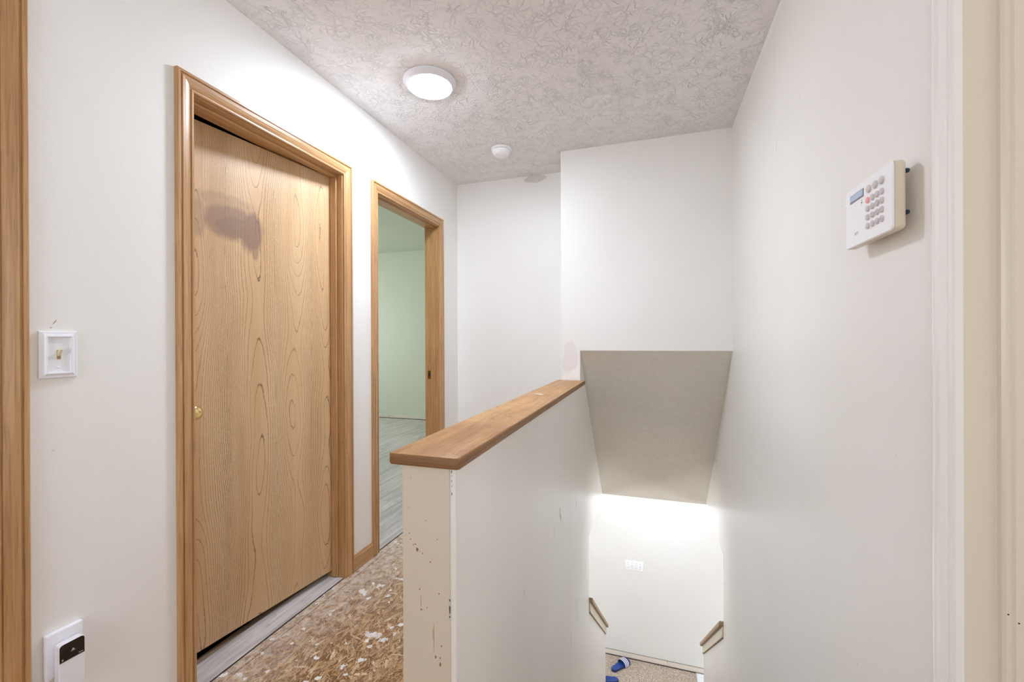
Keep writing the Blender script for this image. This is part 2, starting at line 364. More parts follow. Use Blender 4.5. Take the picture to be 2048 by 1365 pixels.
# ------------------------------------------------------------------ mesh helpers
def props(o, label=None, cat=None, kind=None, group=None):
    if label: o['label'] = label
    if cat: o['category'] = cat
    if kind: o['kind'] = kind
    if group: o['group'] = group
    return o
WORG = {}
def root(name, loc, label, cat, kind=None, group=None):
    o = bpy.data.objects.new(name, None); o.location = loc; COL.objects.link(o); o.empty_display_size = .05
    WORG[o.name] = Vector(loc); return props(o, label, cat, kind, group)
def link(name, me, parent=None, org=None, mats=()):
    o = bpy.data.objects.new(name, me); COL.objects.link(o)
    for m in mats: me.materials.append(m)
    if parent is not None:
        o.parent = parent
    return o
class MB:
    """collects shapes in world coordinates"""
    def __init__(s): s.v = []; s.f = []; s.mi = []; s.smooth = False; s.cur = 0
    def add(s, vs, fs):
        b = len(s.v); s.v += [tuple(v) for v in vs]; s.f += [tuple(b+i for i in f) for f in fs]; s.mi += [s.cur]*len(fs); return s
    def box(s, x0, x1, y0, y1, z0, z1):
        return s.add([(x0, y0, z0), (x1, y0, z0), (x1, y1, z0), (x0, y1, z0), (x0, y0, z1), (x1, y0, z1), (x1, y1, z1), (x0, y1, z1)],
                     [(0, 3, 2, 1), (4, 5, 6, 7), (0, 1, 5, 4), (1, 2, 6, 5), (2, 3, 7, 6), (3, 0, 4, 7)])
    def prism(s, loop, d):
        """loop: list of points; extruded by vector d"""
        n = len(loop); d = Vector(d); a = [Vector(p) for p in loop]
        nrm = sum(((a[i]).cross(a[(i+1) % n]) for i in range(n)), Vector())
        if nrm.dot(d) > 0: a = a[::-1]
        return s.add(a+[p+d for p in a], [tuple(range(n)), tuple(range(2*n-1, n-1, -1))]+[(i, i+n, (i+1) % n+n, (i+1) % n)[::1] for i in range(n)])
    def rings(s, rings, close=True, cap0=True, cap1=True):
        n = len(rings[0]); b = len(s.v); vs = [p for r in rings for p in r]; fs = []
        for k in range(len(rings)-1):
            for i in range(n if close else n-1):
                j = (i+1) % n
                fs.append((k*n+i, k*n+j, (k+1)*n+j, (k+1)*n+i))
        if cap0: fs.append(tuple(range(n))[::-1])
        if cap1: fs.append(tuple((len(rings)-1)*n+i for i in range(n)))
        return s.add(vs, fs)
    def lathe(s, c, axis, prof, n=48):
        """prof: (radius, height along axis)"""
        c = Vector(c); ax = Vector(axis).normalized(); t = Vector((0, 0, 1)) if abs(ax.z) < .9 else Vector((1, 0, 0))
        u = ax.cross(t).normalized(); w = ax.cross(u)
        return s.rings([[c+ax*h+(u*math.cos(2*math.pi*i/n)+w*math.sin(2*math.pi*i/n))*max(r, 1e-5) for i in range(n)] for r, h in prof])
    def build(s, name, mat, parent=None, bevel=0, seg=2, smooth=False, angle=35):
        me = bpy.data.meshes.new(name)
        org = WORG.get(parent.name, Vector()) if parent is not None else Vector()
        me.from_pydata([tuple(Vector(v)-org) for v in s.v], [], s.f); me.validate()
        o = bpy.data.objects.new(name, me); COL.objects.link(o)
        for m in (mat if isinstance(mat, (list, tuple)) else [mat]): me.materials.append(m)
        if isinstance(mat, (list, tuple)) and len(me.polygons) == len(s.mi):
            me.polygons.foreach_set('material_index', s.mi)
        import bmesh
        bm = bmesh.new(); bm.from_mesh(me); bmesh.ops.recalc_face_normals(bm, faces=bm.faces[:])
        if bevel:
            bmesh.ops.bevel(bm, geom=[e for e in bm.edges if len(e.link_faces) == 2 and e.calc_face_angle(0) > R(30)], offset=bevel, segments=seg, affect='EDGES', profile=.5, clamp_overlap=True)
        if smooth:
            for f in bm.faces: f.smooth = True
            for e in bm.edges:
                if len(e.link_faces) == 2 and e.calc_face_angle(0) > R(angle): e.smooth = False
        bm.to_mesh(me); bm.free()
        if parent is not None:
            o.parent = parent
            WORG[o.name] = org
        return o
def S(mb, name, mat, label, cat='wall', **k): return props(mb.build(name, mat, **k), label, cat, 'structure')

XL = -1.468; XLO = -1.583; XR = .4593; XRO = .575; H = 2.44; YF = 3.1216; YH = 2.787
FL = -2.624; CL = -.255; YE = 3.1625; YS = 4.09; YB = 5.30
HX0 = -.5598
def hx1(y): return -.4245-.012*(y-.885)/(2.787-.885) if y < 2.787 else -.4365

# ------------------------------------------------------------------ setting: floors
b = MB().box(XL-.003, HX0+.02, -1.8, YF+.05, -.18, 0).box(HX0+.02, XR, -1.8, 1.0, -.18, 0)
floor = S(b, 'floor', M['osb'], 'bare pressed strand board subfloor of the hallway with white paint spatter', 'floor')

def make_strands():
    SEAM = -1.426
    vs, fs, tones, grains = [], [], [], []
    pal = [(srgb(214, 182, 140), 7), (srgb(202, 166, 122), 9), (srgb(190, 152, 108), 7), (srgb(168, 130, 90), 3), (srgb(122, 86, 56), 2), (srgb(230, 210, 180), 5), (srgb(168, 118, 80), 1), (srgb(100, 72, 50), 1)]
    bag = [c for c, k in pal for _ in range(k)]
    for i in range(34000):
        x = random.uniform(XL+.002, HX0); y = random.uniform(.80, YF)
        big = random.random() < .10
        L = random.uniform(.025, .06) if big else random.uniform(.008, .038); W = random.uniform(.005, .014) if big else random.uniform(.0007, .0034)
        a = random.gauss(R(88), R(30)) if random.random() < .8 else random.uniform(0, math.pi)
        ux, uy = math.cos(a), math.sin(a); z = .0002+.0010*random.random()*(.6 if big else 1); tilt = random.uniform(-.0003, .0003)
        c = random.choice(bag); k = random.uniform(.80, 1.20); c = tuple(min(1, v*k) for v in c)
        pts = []
        for s_, w_ in ((-1, -1), (-.2, -1.15), (1, -.7*random.uniform(.2, 1)), (1.05, .6*random.random()), (.1, 1.1), (-1, .8*random.random())):
            px = x+ux*s_*L/2-uy*w_*W/2; py = y+uy*s_*L/2+ux*w_*W/2
            if x < SEAM: px = min(px, SEAM-.0009)
            else: px = max(px, SEAM+.0009)
            px = min(max(px, XL+.001), HX0+.004)
            pts.append((px, py, z+tilt*s_)); grains.append((s_*L*14+i*.37, w_*W*260, i*1.7))
        bse = len(vs); vs += pts; fs.append(tuple(range(bse, bse+6))); tones += [c]*6
    me = bpy.data.meshes.new('wood_strand'); me.from_pydata(vs, [], fs)
    ca = me.attributes.new('tone', 'FLOAT_COLOR', 'POINT'); ca.data.foreach_set('color', [q for c in tones for q in (*c, 1)])
    ga = me.attributes.new('grain', 'FLOAT_VECTOR', 'POINT'); ga.data.foreach_set('vector', [q for c in grains for q in c])
    me.materials.append(M['strand'])
    o = bpy.data.objects.new('wood_strand', me); COL.objects.link(o); o.parent = floor; o['kind'] = 'stuff'; o['label'] = 'pressed wood strands of the subfloor'
make_strands()
b = MB().box(-1.4268, -1.4252, .8, YF, .0001, .0007)
b.build('board_joint', M['dark'], floor)

# plank floors
def planks(name, x0, x1, y0, y1, label, off=0):
    fl = S(MB().box(x0, x1, y0, y1, -.18, .0005), name, M['dark'], label, 'floor')
    me = {}
    w = .178; x = x1; r = 0
    while x > x0+.02:
        xa = max(x-w, x0); y = y0-((r*.47+off) % 1.2)
        while y < y1-.01:
            ya, yb = max(y, y0), min(y+1.22, y1)
            if yb-ya > .03:
                k = (round(x-xa, 4), round(yb-ya, 4))
                if k not in me:
                    q = MB().box(-k[0]/2+.0008, k[0]/2-.0008, -k[1]/2+.0008, k[1]/2-.0008, 0, .0055); o = q.build('plank', M['vinyl'], None, .0008, 1); me[k] = o.data
                else:
                    o = bpy.data.objects.new('plank', me[k]); COL.objects.link(o)
                o.location = ((x+xa)/2, (ya+yb)/2, .0008); o.parent = fl
            y += 1.22
        x -= w; r += 1
    return fl
# room behind the closed door and the bedroom; both run out through the doorways to the hall wall line
M['brown_floor'] = plain('dark_brown_carpet', srgb(140, 120, 98), .95)
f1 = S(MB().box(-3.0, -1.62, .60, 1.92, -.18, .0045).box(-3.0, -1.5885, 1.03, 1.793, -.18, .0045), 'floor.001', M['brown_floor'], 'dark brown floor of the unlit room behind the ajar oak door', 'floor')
f2 = planks('floor.002', -5.3, XLO, 1.98, 5.75, 'grey wood look plank floor of the bedroom beyond the open doorway')
def sill(name, x1, y0, y1, parent, x0=XLO):
    o = MB().box(x0, x1, y0, y1, .0008, .0063).build('plank', M['vinyl'], parent, .0008, 1); o['label'] = 'grey plank end filling the doorway'
    MB().box(x1, x1+.0025, y0, y1, .0001, .0030).build('plank_edge_shade', M['dark'], parent)  # dark strip stands for the shadow along the raw plank edge
sill('sill', XL-.004, 1.048, 1.775, f1, -1.588); sill('sill', XL-.004, 2.07, 2.805, f2)
MB().box(-1.588, XL-.003, 1.03, 1.793, -.18, .0006).build('subfloor_strip', M['dark'], f1)
MB().box(XLO, XL-.003, 2.05, 2.824, -.18, .0006).build('subfloor_strip', M['dark'], f2)

S(MB().box(XRO, 2.5, -1.2, 1.0, -.18, 0).box(XR, XRO, -.03, .86, -.18, 0), 'floor.003', M['vinyl'], 'grey floor of the side room beyond the cream doorway', 'floor')
S(MB().box(-3, 3.0, .0, YB, FL-.15, FL), 'floor.004', M['carpet'], 'beige speckled carpet of the room below the stairs', 'floor')

# ------------------------------------------------------------------ setting: walls
b = MB()
for y0, y1 in ((-1.8, -.16), (.59, 1.03), (1.793, 2.05), (2.824, 5.75)): b.box(XLO, XL, y0, y1, -.18, 2.56)
for y0, y1 in ((-.16, .59), (1.03, 1.793), (2.05, 2.824)): b.box(XLO, XL, y0, y1, 2.045, 2.56)
wall_left = S(b, 'wall_left', M['wall'], 'white hallway wall that holds the oak door and the open bedroom doorway')
wall_far = S(MB().box(XL, HX0, YF, YF+.115, -.18, 2.5), 'wall_far', M['wall'], 'white end wall of the hallway under a grey ceiling smudge')
S(MB().box(HX0, -.4365, YH, YE, .9303, 2.5).box(-.4365, XR, YH, YH+.115, 1.1266, 2.5), 'wall_header', M['wall'], 'white wall above the stairwell, over the slanted ceiling')
b = MB()
b.box(XR, XRO, .86, YE, FL, 2.5).box(XR, XRO, YE, YS+.05, CL, 2.5).box(XR, XRO, -1.8, -.03, -.18, 2.5).box(XR, XRO, -.03, .86, 2.05, 2.5)
wall_right = S(b, 'wall_right', M['wall_stair'], 'tall off-white stairwell wall carrying the alarm keypad')
# half wall beside the stairs, growing into the pillar of the header and the wall down to the lower floor
b = MB()
def leaf(y0, y1, z0, z1): b.prism([(HX0, y0, z0), (hx1(y0), y0, z0), (hx1(y1), y1, z0), (HX0, y1, z0)], (0, 0, z1-z0))
leaf(.889, YH, FL, .9035)
b.box(HX0, -.4365, YH, YE, FL, .9303).box(HX0, -.4365, YE, YS+.05, CL, 1.4)
half = S(b, 'wall_half', M['wall_stair'], 'half-height white wall between the hallway and the stairs, under a wooden cap')
MB().box(HX0-.001, -.4385, .884, .8895, -.0, .9035).build('end_board', M['end_board'], half)['label'] = 'tan painted board closing the end of the half wall'
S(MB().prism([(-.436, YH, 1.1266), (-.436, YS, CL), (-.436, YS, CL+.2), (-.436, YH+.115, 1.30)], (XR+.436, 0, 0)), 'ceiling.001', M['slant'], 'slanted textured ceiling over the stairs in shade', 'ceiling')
MB().prism([(-.4362, YH+.004, 1.118), (-.4362, YS, CL+.0), (-.4362, YS, CL-.004), (-.4362, YH+.004, 1.112)], (.0028, 0, 0)).build('caulk_line', M['caulk_pale'], half)
MB().prism([(XR-.0025, YH+.004, 1.118), (XR-.0025, YS, CL+.0), (XR-.0025, YS, CL-.004), (XR-.0025, YH+.004, 1.112)], (.0024, 0, 0)).build('caulk_line', M['caulk_pale'], wall_right)
S(MB().box(XL-.01, XR+.01, -1.8, YF, H, H+.06), 'ceiling', M['ceiling'], 'white stomp-textured hallway ceiling with a lit disc light', 'ceiling')
S(MB().box(XLO, XRO, -1.915, -1.8, -.18, .82).box(XLO, XRO, -1.915, -1.8, 2.06, 2.5).box(XLO, -1.15, -1.915, -1.8, .82, 2.06).box(.05, XRO, -1.915, -1.8, .82, 2.06), 'wall_back', M['wall'], 'hallway end wall behind the viewer with an added window')
# rooms behind the two doors
S(MB().box(-3.1, -3.0, .55, 1.98, -.18, 2.56).box(-3.1, XLO, .50, .60, -.18, 2.56).box(-3.0, XLO, 1.912, 1.9195, .0, 2.45), 'wall_closet', M['wall_dark'], 'wall of the room behind the ajar door, darkness in its colour')  # thin dark liner added so the gap over the door stays black
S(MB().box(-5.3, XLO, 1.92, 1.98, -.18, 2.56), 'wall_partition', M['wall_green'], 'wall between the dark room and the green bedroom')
S(MB().box(-3.1, XLO, .5, 1.95, 2.45, 2.56), 'ceiling.002', M['wall_dark'], 'ceiling behind the ajar door, darkness in its colour', 'ceiling')
bed = S(MB().box(-5.4, XLO, 5.70, 5.80, -.18, 2.62), 'wall_bedroom', M['wall_green'], 'pale green bedroom wall seen through the open doorway')
S(MB().box(-5.4, -5.3, 1.98, 3.0, -.18, 2.62).box(-5.4, -5.3, 4.8, 5.7, -.18, 2.62).box(-5.4, -5.3, 3.0, 4.8, -.18, .75).box(-5.4, -5.3, 3.0, 4.8, 2.15, 2.62), 'wall_bedroom_side', M['wall_green'], 'bedroom wall with the window')
M['ceil_green'] = mat_ceiling('bedroom_ceiling', srgb(206, 212, 196), .5, 1.0)
S(MB().box(-5.4, XLO, 1.92, 5.8, 2.56, 2.62), 'ceiling.003', M['ceil_green'], 'textured bedroom ceiling seen through the open doorway', 'ceiling')
# side room
S(MB().box(XRO, 2.5, .98, 1.08, -.18, 2.5).box(XRO, 2.5, -1.3, -1.2, -.18, 2.5).box(2.4, 2.5, -1.2, -.5, -.18, 2.5).box(2.4, 2.5, .5, .98, -.18, 2.5).box(2.4, 2.5, -.5, .5, -.18, .9).box(2.4, 2.5, -.5, .5, 2.0, 2.5), 'wall_side_room', M['cream'], 'cream wall of the side room beyond the doorway')
S(MB().box(XRO, 2.5, -1.3, 1.08, 2.44, 2.5), 'ceiling.004', M['wall'], 'ceiling of the side room', 'ceiling')
# lower room
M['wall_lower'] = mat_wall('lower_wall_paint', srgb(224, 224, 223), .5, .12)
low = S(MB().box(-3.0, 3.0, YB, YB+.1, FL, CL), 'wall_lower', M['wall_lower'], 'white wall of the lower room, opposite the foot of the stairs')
b = MB()
for xa in (-3.1, 3.0): b.box(xa, xa+.1, 0, 2.6, FL, CL).box(xa, xa+.1, 4.2, YB+.1, FL, CL).box(xa, xa+.1, 2.6, 4.2, FL, -1.85).box(xa, xa+.1, 2.6, 4.2, -.65, CL)
S(b.box(-3, HX0, 0, .1, FL, CL).box(XRO, 3, 0, .1, FL, CL).box(HX0, XRO, .9, .95, FL, -.18), 'wall_lower_side', M['wall'], 'side walls of the lower room')
S(MB().box(-3.1, HX0, 0, YS, CL, CL+.06).box(XRO, 3.1, 0, YS, CL, CL+.06).box(-3.1, 3.1, YS+.0, YB+.1, CL, CL+.06), 'ceiling.005', M['wall'], 'white ceiling of the lower room', 'ceiling')

# unpainted strips where baseboards were pulled off
st = props(MB().box(-3.0, 3.0, YB-.003, YB, FL, -2.560).build('baseboard_lower', M['strip']), 'bare stained wall strip above the lower carpet', 'baseboard', 'structure')
MB().box(-3.0, 3.0, YB-.0042, YB, -2.560, -2.5578).build('paint_ridge', M['scuff_dark'], st)
MB().box(-3.0, 3.0, YB-.012, YB, FL, FL+.007).build('floor_gap', M['scuff_dark'], st)
st = props(MB().box(-5.3, XLO, 5.697, 5.70, .004, .055).build('baseboard_bedroom', M['strip']), 'bare chipped wall strip above the bedroom planks', 'baseboard', 'structure')
MB().box(-5.3, XLO, 5.685, 5.70, .004, .012).build('floor_gap', M['scuff_dark'], st)

# oak baseboard between the two doorways, stubs elsewhere
def base_profile(mb, y0, y1):
    x = XL
    prof = [(0, 0), (.0125, 0), (.0125, .056), (.0105, .060), (.0105, .066), (.0075, .070), (.0065, .076), (.004, .080), (0, .081)]
    mb.rings([[(x+u, y, v+.002) for u, v in prof] for y in (y0, y1)])
props(MB_ := (lambda m: (base_profile(m, 1.838, 2.008), m.build('baseboard_left', M['oak_y']))[1])(MB()), 'short oak baseboard between the two door casings', 'baseboard', 'structure')

# ------------------------------------------------------------------ doors
CAS = [(0, 0), (0, .0085), (.004, .0105), (.008, .0105), (.0095, .0068), (.0115, .0070), (.0130, .0088), (.020, .0125), (.030, .0155), (.040, .0165), (.0425, .0118), (.0455, .0118), (.0475, .0168), (.055, .0168), (.0575, .0145), (.0575, 0)]
def casing(parent, yi0, yi1, zi, xf, sgn, mats, z0=.0, only=None):
    """mitred casing round an opening whose inner edges are yi0, yi1, zi; xf wall face, sgn the way it stands proud"""
    P = CAS
    if only in (None, 'a'):
        MB().rings([[(xf+sgn*t, yi0-u, z0) for u, t in P], [(xf+sgn*t, yi0-u, zi+u) for u, t in P]]).build('casing', mats[0], parent)
    if only in (None, 'b'):
        MB().rings([[(xf+sgn*t, yi1+u, z0) for u, t in P], [(xf+sgn*t, yi1+u, zi+u) for u, t in P]]).build('casing', mats[0], parent)
    MB().rings([[(xf+sgn*t, yi0-u, zi+u) for u, t in P], [(xf+sgn*t, yi1+u, zi+u) for u, t in P]]).build('casing', mats[1], parent)
def jambs(parent, y0, y1, z, x0, x1, mats, stop=(None, None), th=.018):
    """jamb faces at y0, y1, z between x0 and x1; stop = x range of the stop moulding"""
    MB().box(x0, x1, y0-th, y0, .0005, z+th).build('jamb', mats[0], parent, .0008, 1)
    MB().box(x0, x1, y1, y1+th, .0005, z+th).build('jamb', mats[0], parent, .0008, 1)
    MB().box(x0, x1, y0, y1, z, z+th).build('jamb', mats[1], parent, .0008, 1)
    a, c = stop
    MB().box(a, c, y0, y0+.010, .008, z-.010).build('stop', mats[0], parent, .002, 2)
    MB().box(a, c, y1-.010, y1, .008, z-.010).build('stop', mats[0], parent, .002, 2)
    MB().box(a, c, y0, y1, z-.010, z).build('stop', mats[1], parent, .002, 2)
def knob(parent, c, ax):
    c = Vector(c); org = c
    o = MB().lathe(c, ax, [(.0, 0), (.031, 0), (.032, .003), (.029, .006), (.018, .008), (.012, .012), (.0105, .026), (.014, .032), (.0235, .037), (.0275, .045), (.0275, .053), (.024, .060), (.015, .065), (.0, .0665)], 40)
    return o
def slab(parent, hinge, ang, w, z0, z1, mat, th=.035):
    """door leaf whose hinge edge is at HINGE (front face); local x runs from the hinge along the leaf"""
    mb = MB().box(0, w, -th, 0, z0, z1)
    o = mb.build('slab', mat, parent, .0012, 1)
    for v in o.data.vertices: v.co = v.co+WORG[parent.name]
    o.location = Vector((hinge[0], hinge[1], 0))-WORG[parent.name]
    o.rotation_euler = (0, 0, ang)
    WORG[o.name] = Vector()
    return o

oakm = (M['oak_z'], M['oak_y'])
d1 = root('door_1', (XL, 1.41, 0), 'oak door with a dark rubbed stain and brass knob, standing slightly ajar', 'door', 'structure')
casing(d1, 1.041, 1.781, 2.032, XL, 1, oakm)
jambs(d1, 1.047, 1.776, 2.027, XLO, XL, oakm, (-1.533, -1.497))
# leaf: hinge on the far jamb, swung a few degrees into the room (front face towards the hall)
ang = math.atan2(-(1.774-1.055), -.083)
s1 = slab(d1, (-1.5345, 1.774), ang, .722, .036, 2.022, M['slab'])
# local x points to the latch, local +y must face the hall
kx, kz = .722-.060, .936
def on_slab(o): o.parent = s1; return o
side = 1
ux = Vector((math.cos(ang), math.sin(ang), 0)); ny = Vector((-math.sin(ang), math.cos(ang), 0))
if ny.x < 0:   # leaf normal +y points into the room: put the body on the other side
    for v in s1.data.vertices: v.co.y += .035
    side = -1
ko = MB().lathe((kx, 0, kz), (0, side, 0), [(.0, 0), (.031, 0), (.032, .003), (.029, .006), (.018, .008), (.012, .012), (.0105, .024), (.014, .029), (.0235, .034), (.0275, .042), (.0275, .049), (.024, .056), (.015, .061), (.0, .0625)], 40)
on_slab(ko.build('knob', M['brass'], None, smooth=True, angle=50))['label'] = 'round polished brass knob'
for hz in (.22, 1.03, 1.84):
    on_slab(MB().lathe((-.002, -side*.040, hz-.045), (0, 0, 1), [(0, 0), (.006, 0), (.006, .09), (0, .09)], 12).build('hinge', M['brass_dull'], None))

d2 = root('door_2', (XL, 2.435, 0), 'oak framed open doorway into the pale green bedroom', 'doorway', 'structure')
casing(d2, 2.063, 2.801, 2.032, XL, 1, oakm)
jambs(d2, 2.069, 2.806, 2.027, XLO, XL, oakm, (-1.533, -1.497))
sp = MB().box(-1.562, -1.536, 2.8035, 2.806, .915, .975).build('strike_plate', M['brass_dull'], d2, .001, 1)
b = MB().box(-1.555, -1.543, 2.8028, 2.8036, .932, .958)
for z in (.922, .968): b.lathe((-1.549, 2.8036, z), (0, -1, 0), [(0, 0), (.003, 0), (.003, .0008), (0, .0008)], 10)
b.build('latch_hole', M['dark'], sp)
s2 = slab(d2, (-1.585, 2.074), R(182), .722, .036, 2.032, M['slab'])

d3 = root('door_3', (XL, .2, 0), 'oak cased door at the near end of the white wall', 'door', 'structure')
casing(d3, -.142, .5775, 2.032, XL, 1, oakm)
jambs(d3, -.136, .5725, 2.027, XLO, XL, oakm, (-1.533, -1.497))
s3 = slab(d3, (-1.535, .571), R(-90), .705, .02, 2.020, M['slab'])

d4 = root('door_4', (XR, .4, 0), 'cream painted door frame beside the alarm keypad', 'doorway', 'structure')
CASR = CAS
# flatter painted casing on the stair wall, only the leg and head that stand in the hall
PR = [(0, 0), (0, .0100), (.003, .0125), (.011, .0125), (.0125, .0105), (.0150, .0105), (.018, .0125), (.030, .0140), (.041, .0135), (.044, .0115), (.047, .0115), (.0495, .0130), (.0525, .0125), (.0535, .011), (.0535, 0)]
yi, zi = .8415, 2.035
MB().rings([[(XR-t, yi+u, 0) for u, t in PR], [(XR-t, yi+u, zi+u) for u, t in PR]]).build('casing', M['cream_lit'], d4)
MB().rings([[(XR-t, -.012-u, 0) for u, t in PR], [(XR-t, -.012-u, zi+u) for u, t in PR]]).build('casing', M['cream_lit'], d4)
MB().rings([[(XR-t, yi+u, zi+u) for u, t in PR], [(XR-t, -.012-u, zi+u) for u, t in PR]]).build('casing', M['cream_lit'], d4)
MB().box(XR, XRO, .8435, .8595, 0, 2.048).build('jamb', M['cream'], d4, .001, 1)
MB().box(XR, XRO, -.03, -.0145, 0, 2.048).build('jamb', M['cream'], d4, .001, 1)
MB().box(XR, XRO, -.0145, .8435, 2.032, 2.048).build('jamb', M['cream'], d4, .001, 1)
b = MB(); b.prism([(.500, .8435, .0), (.502, .8385, .0), (.506, .8365, .0), (.513, .8365, .0), (.516, .8345, .0), (.538, .8345, .0), (.538, .8435, .0)], (0, 0, 2.03))
b.build('stop', M['cream'], d4)
MB().box(.500, .538, -.0145, -.005, 0, 2.03).build('stop', M['cream'], d4, .001, 1)
MB().box(.500, .538, -.005, .8345, 2.022, 2.032).build('stop', M['cream'], d4, .001, 1)
MB().box(XR-.0012, XR, .8948, .8966, 0, 2.09).build('caulk_line', M['caulk'], d4)
MB().box(XR-.0107, XR-.0100, .8543, .8553, 0, 2.048).build('caulk_line', M['caulk'], d4)
MB().box(.4575, .4593, .8425, .8437, 0, 2.03).build('caulk_line', M['caulk'], d4)
b = MB()
for (x, z, s_) in ((.531, 1.482, .0022), (.508, .78, .0012), (.519, .77, .0012)): b.lathe((x, .8343 if x > .516 else .8363, z), (0, -1, 0), [(0, 0), (s_, 0), (s_, .0003), (0, .0003)], 8)
b.build('paint_chip', M['scuff_dark'], d4)

# ------------------------------------------------------------------ bedroom window and added unseen windows for the fill lights
def window(name, box, axis, label):
    x0, x1, y0, y1, z0, z1 = box
    w = root(name, ((x0+x1)/2, (y0+y1)/2, z0), label, 'window', 'structure'); t = .05
    if axis == 'x':
        for bx in ((x0, x1, y0, y0+t, z0, z1), (x0, x1, y1-t, y1, z0, z1), (x0, x1, y0, y1, z0, z0+t), (x0, x1, y0, y1, z1-t, z1), (x0, x1, y0, y1, (z0+z1)/2-.02, (z0+z1)/2+.02)):
            MB().box(*bx).build('frame', M['white'], w)
    else:
        for bx in ((x0, x0+t, y0, y1, z0, z1), (x1-t, x1, y0, y1, z0, z1), (x0, x1, y0, y1, z0, z0+t), (x0, x1, y0, y1, z1-t, z1), (x0, x1, y0, y1, (z0+z1)/2-.02, (z0+z1)/2+.02)):
            MB().box(*bx).build('frame', M['white'], w)
window('window_1', (-5.38, -5.33, 3.0, 4.8, .75, 2.15), 'x', 'white bedroom window')
window('added_window_2', (-1.15, .05, -1.90, -1.85, .82, 2.06), 'y', 'added unseen window for fill light at the near hallway end')
window('added_window_4', (3.03, 3.07, 2.6, 4.2, -1.85, -.65), 'x', 'added unseen lower room window for fill light, keypad side')
window('added_window_5', (-3.07, -3.03, 2.6, 4.2, -1.85, -.65), 'x', 'added unseen lower room window for fill light, hallway side')
window('added_window_3', (2.42, 2.47, -.5, .5, .9, 2.0), 'x', 'added unseen side room window for fill light')

# ------------------------------------------------------------------ stairs and sloped knee walls
b = MB(); n = 14; run = .237; rise = -FL/n
for i in range(1, n):
    y0 = 1.0+(i-1)*run; b.box(-.424 if y0 < 1.8 else -.43, XR, y0, y0+run+.03, FL if i > 11 else -i*rise-.2, -i*rise)
props(b.build('staircase', M['carpet'], None, .008, 2), 'beige carpeted stairs going down beside the half wall', 'staircase', 'structure')
def zk(y): return -.812-.793*(y-YE)      # lower edge of the trim on the knee walls
for sgn, xs, nm, lab in ((1, XR, 'wall_knee', 'sloped white knee wall at the foot of the stairs, below the keypad wall'), (-1, -.4365, 'wall_knee.001', 'sloped white knee wall at the foot of the stairs, below the half wall')):
    xo = xs+sgn*.112; y0, y1 = YE, 4.32
    top = .075
    S(MB().prism([(xs, y0, FL), (xs, y1, FL), (xs, y1, zk(y1)+top), (xs, y0, zk(y0)+top)], (sgn*.112, 0, 0)), nm, M['wall_stair'], lab)
    cap = root('railing_cap' , (xs+sgn*.05, y0, zk(y0)+top), 'weathered wooden cap on the sloped knee wall below the %s' % ('keypad wall' if sgn > 0 else 'half wall'), 'cap', None, 'sloped caps beside the lower stairs')
    a, c = y0-.0, y1+.06
    cz = lambda y: zk(y)+top
    MB().prism([(xs-sgn*.026, a+.002, cz(a)+.002), (xs-sgn*.026, c, cz(c)+.002), (xs-sgn*.026, c, cz(c)+.036), (xs-sgn*.026, a+.002, cz(a)+.036)], (sgn*.165, 0, 0)).build('board', M['trim_grey'], cap, .004, 2)
    t_ = [(xs-sgn*.0085, a+.002, cz(a)-.058), (xs-sgn*.0085, y1+.002, cz(y1)-.058), (xs-sgn*.0085, y1+.002, cz(y1)), (xs-sgn*.0085, a+.002, cz(a))]
    MB().prism(t_, (sgn*.0083, 0, 0)).build('trim_board', M['beige'], cap, .001, 1)['label'] = 'beige painted trim board'
    t_ = [(xs-sgn*.012, a+.002, cz(a)-.074), (xs-sgn*.012, y1+.002, cz(y1)-.074), (xs-sgn*.012, y1+.002, cz(y1)-.060), (xs-sgn*.012, a+.002, cz(a)-.060)]
    MB().prism(t_, (sgn*.0118, 0, 0)).build('bead', M['beige'], cap, .002, 1)
    t_ = [(xs-sgn*.004, a+.002, cz(a)-.079), (xs-sgn*.004, y1+.002, cz(y1)-.079), (xs-sgn*.004, y1+.002, cz(y1)-.0745), (xs-sgn*.004, a+.002, cz(a)-.0745)]
    MB().prism(t_, (sgn*.0039, 0, 0)).build('brown_strip', M['scuff'], cap)['label'] = 'thin brown line below the bead'  # brown strip along the lower edge of the trim

# ------------------------------------------------------------------ half-wall cap board
cx0, cx1 = -.5904, -.4066; cy0 = .8673; zt = .9303; zb = .9035
import bmesh
def cap_board():
    r = .012
    pts = [(cx0+r, cy0), (cx1-r, cy0)]
    arc = lambda cx, cy, a0, a1: [(cx+r*math.cos(a0+(a1-a0)*i/6), cy+r*math.sin(a0+(a1-a0)*i/6)) for i in range(7)]
    loop = arc(cx0+r, cy0+r, math.pi, 1.5*math.pi)+arc(cx1-r, cy0+r, 1.5*math.pi, 2*math.pi)+[(cx1, YH+.018), (-.4352, YH+.018), (-.4352, YH-.0015), (HX0-.0008, YH-.0015), (HX0-.0008, YH+.03), (cx0, YH+.03)]
    return MB().prism([(x, y, zb) for x, y in loop], (0, 0, zt-zb))
cap = props(cap_board().build('half_wall_cap', M['cap'], None, .0045, 3, smooth=True, angle=40), 'worn wooden cap board on the half wall', 'cap')
cap.data.materials.append(M['cap_edge']); cap.data.materials.append(M['cap_edge_x'])
for f in cap.data.polygons:
    if abs(f.normal.z) < .75: f.material_index = 2 if abs(f.normal.y) > .7 else 1

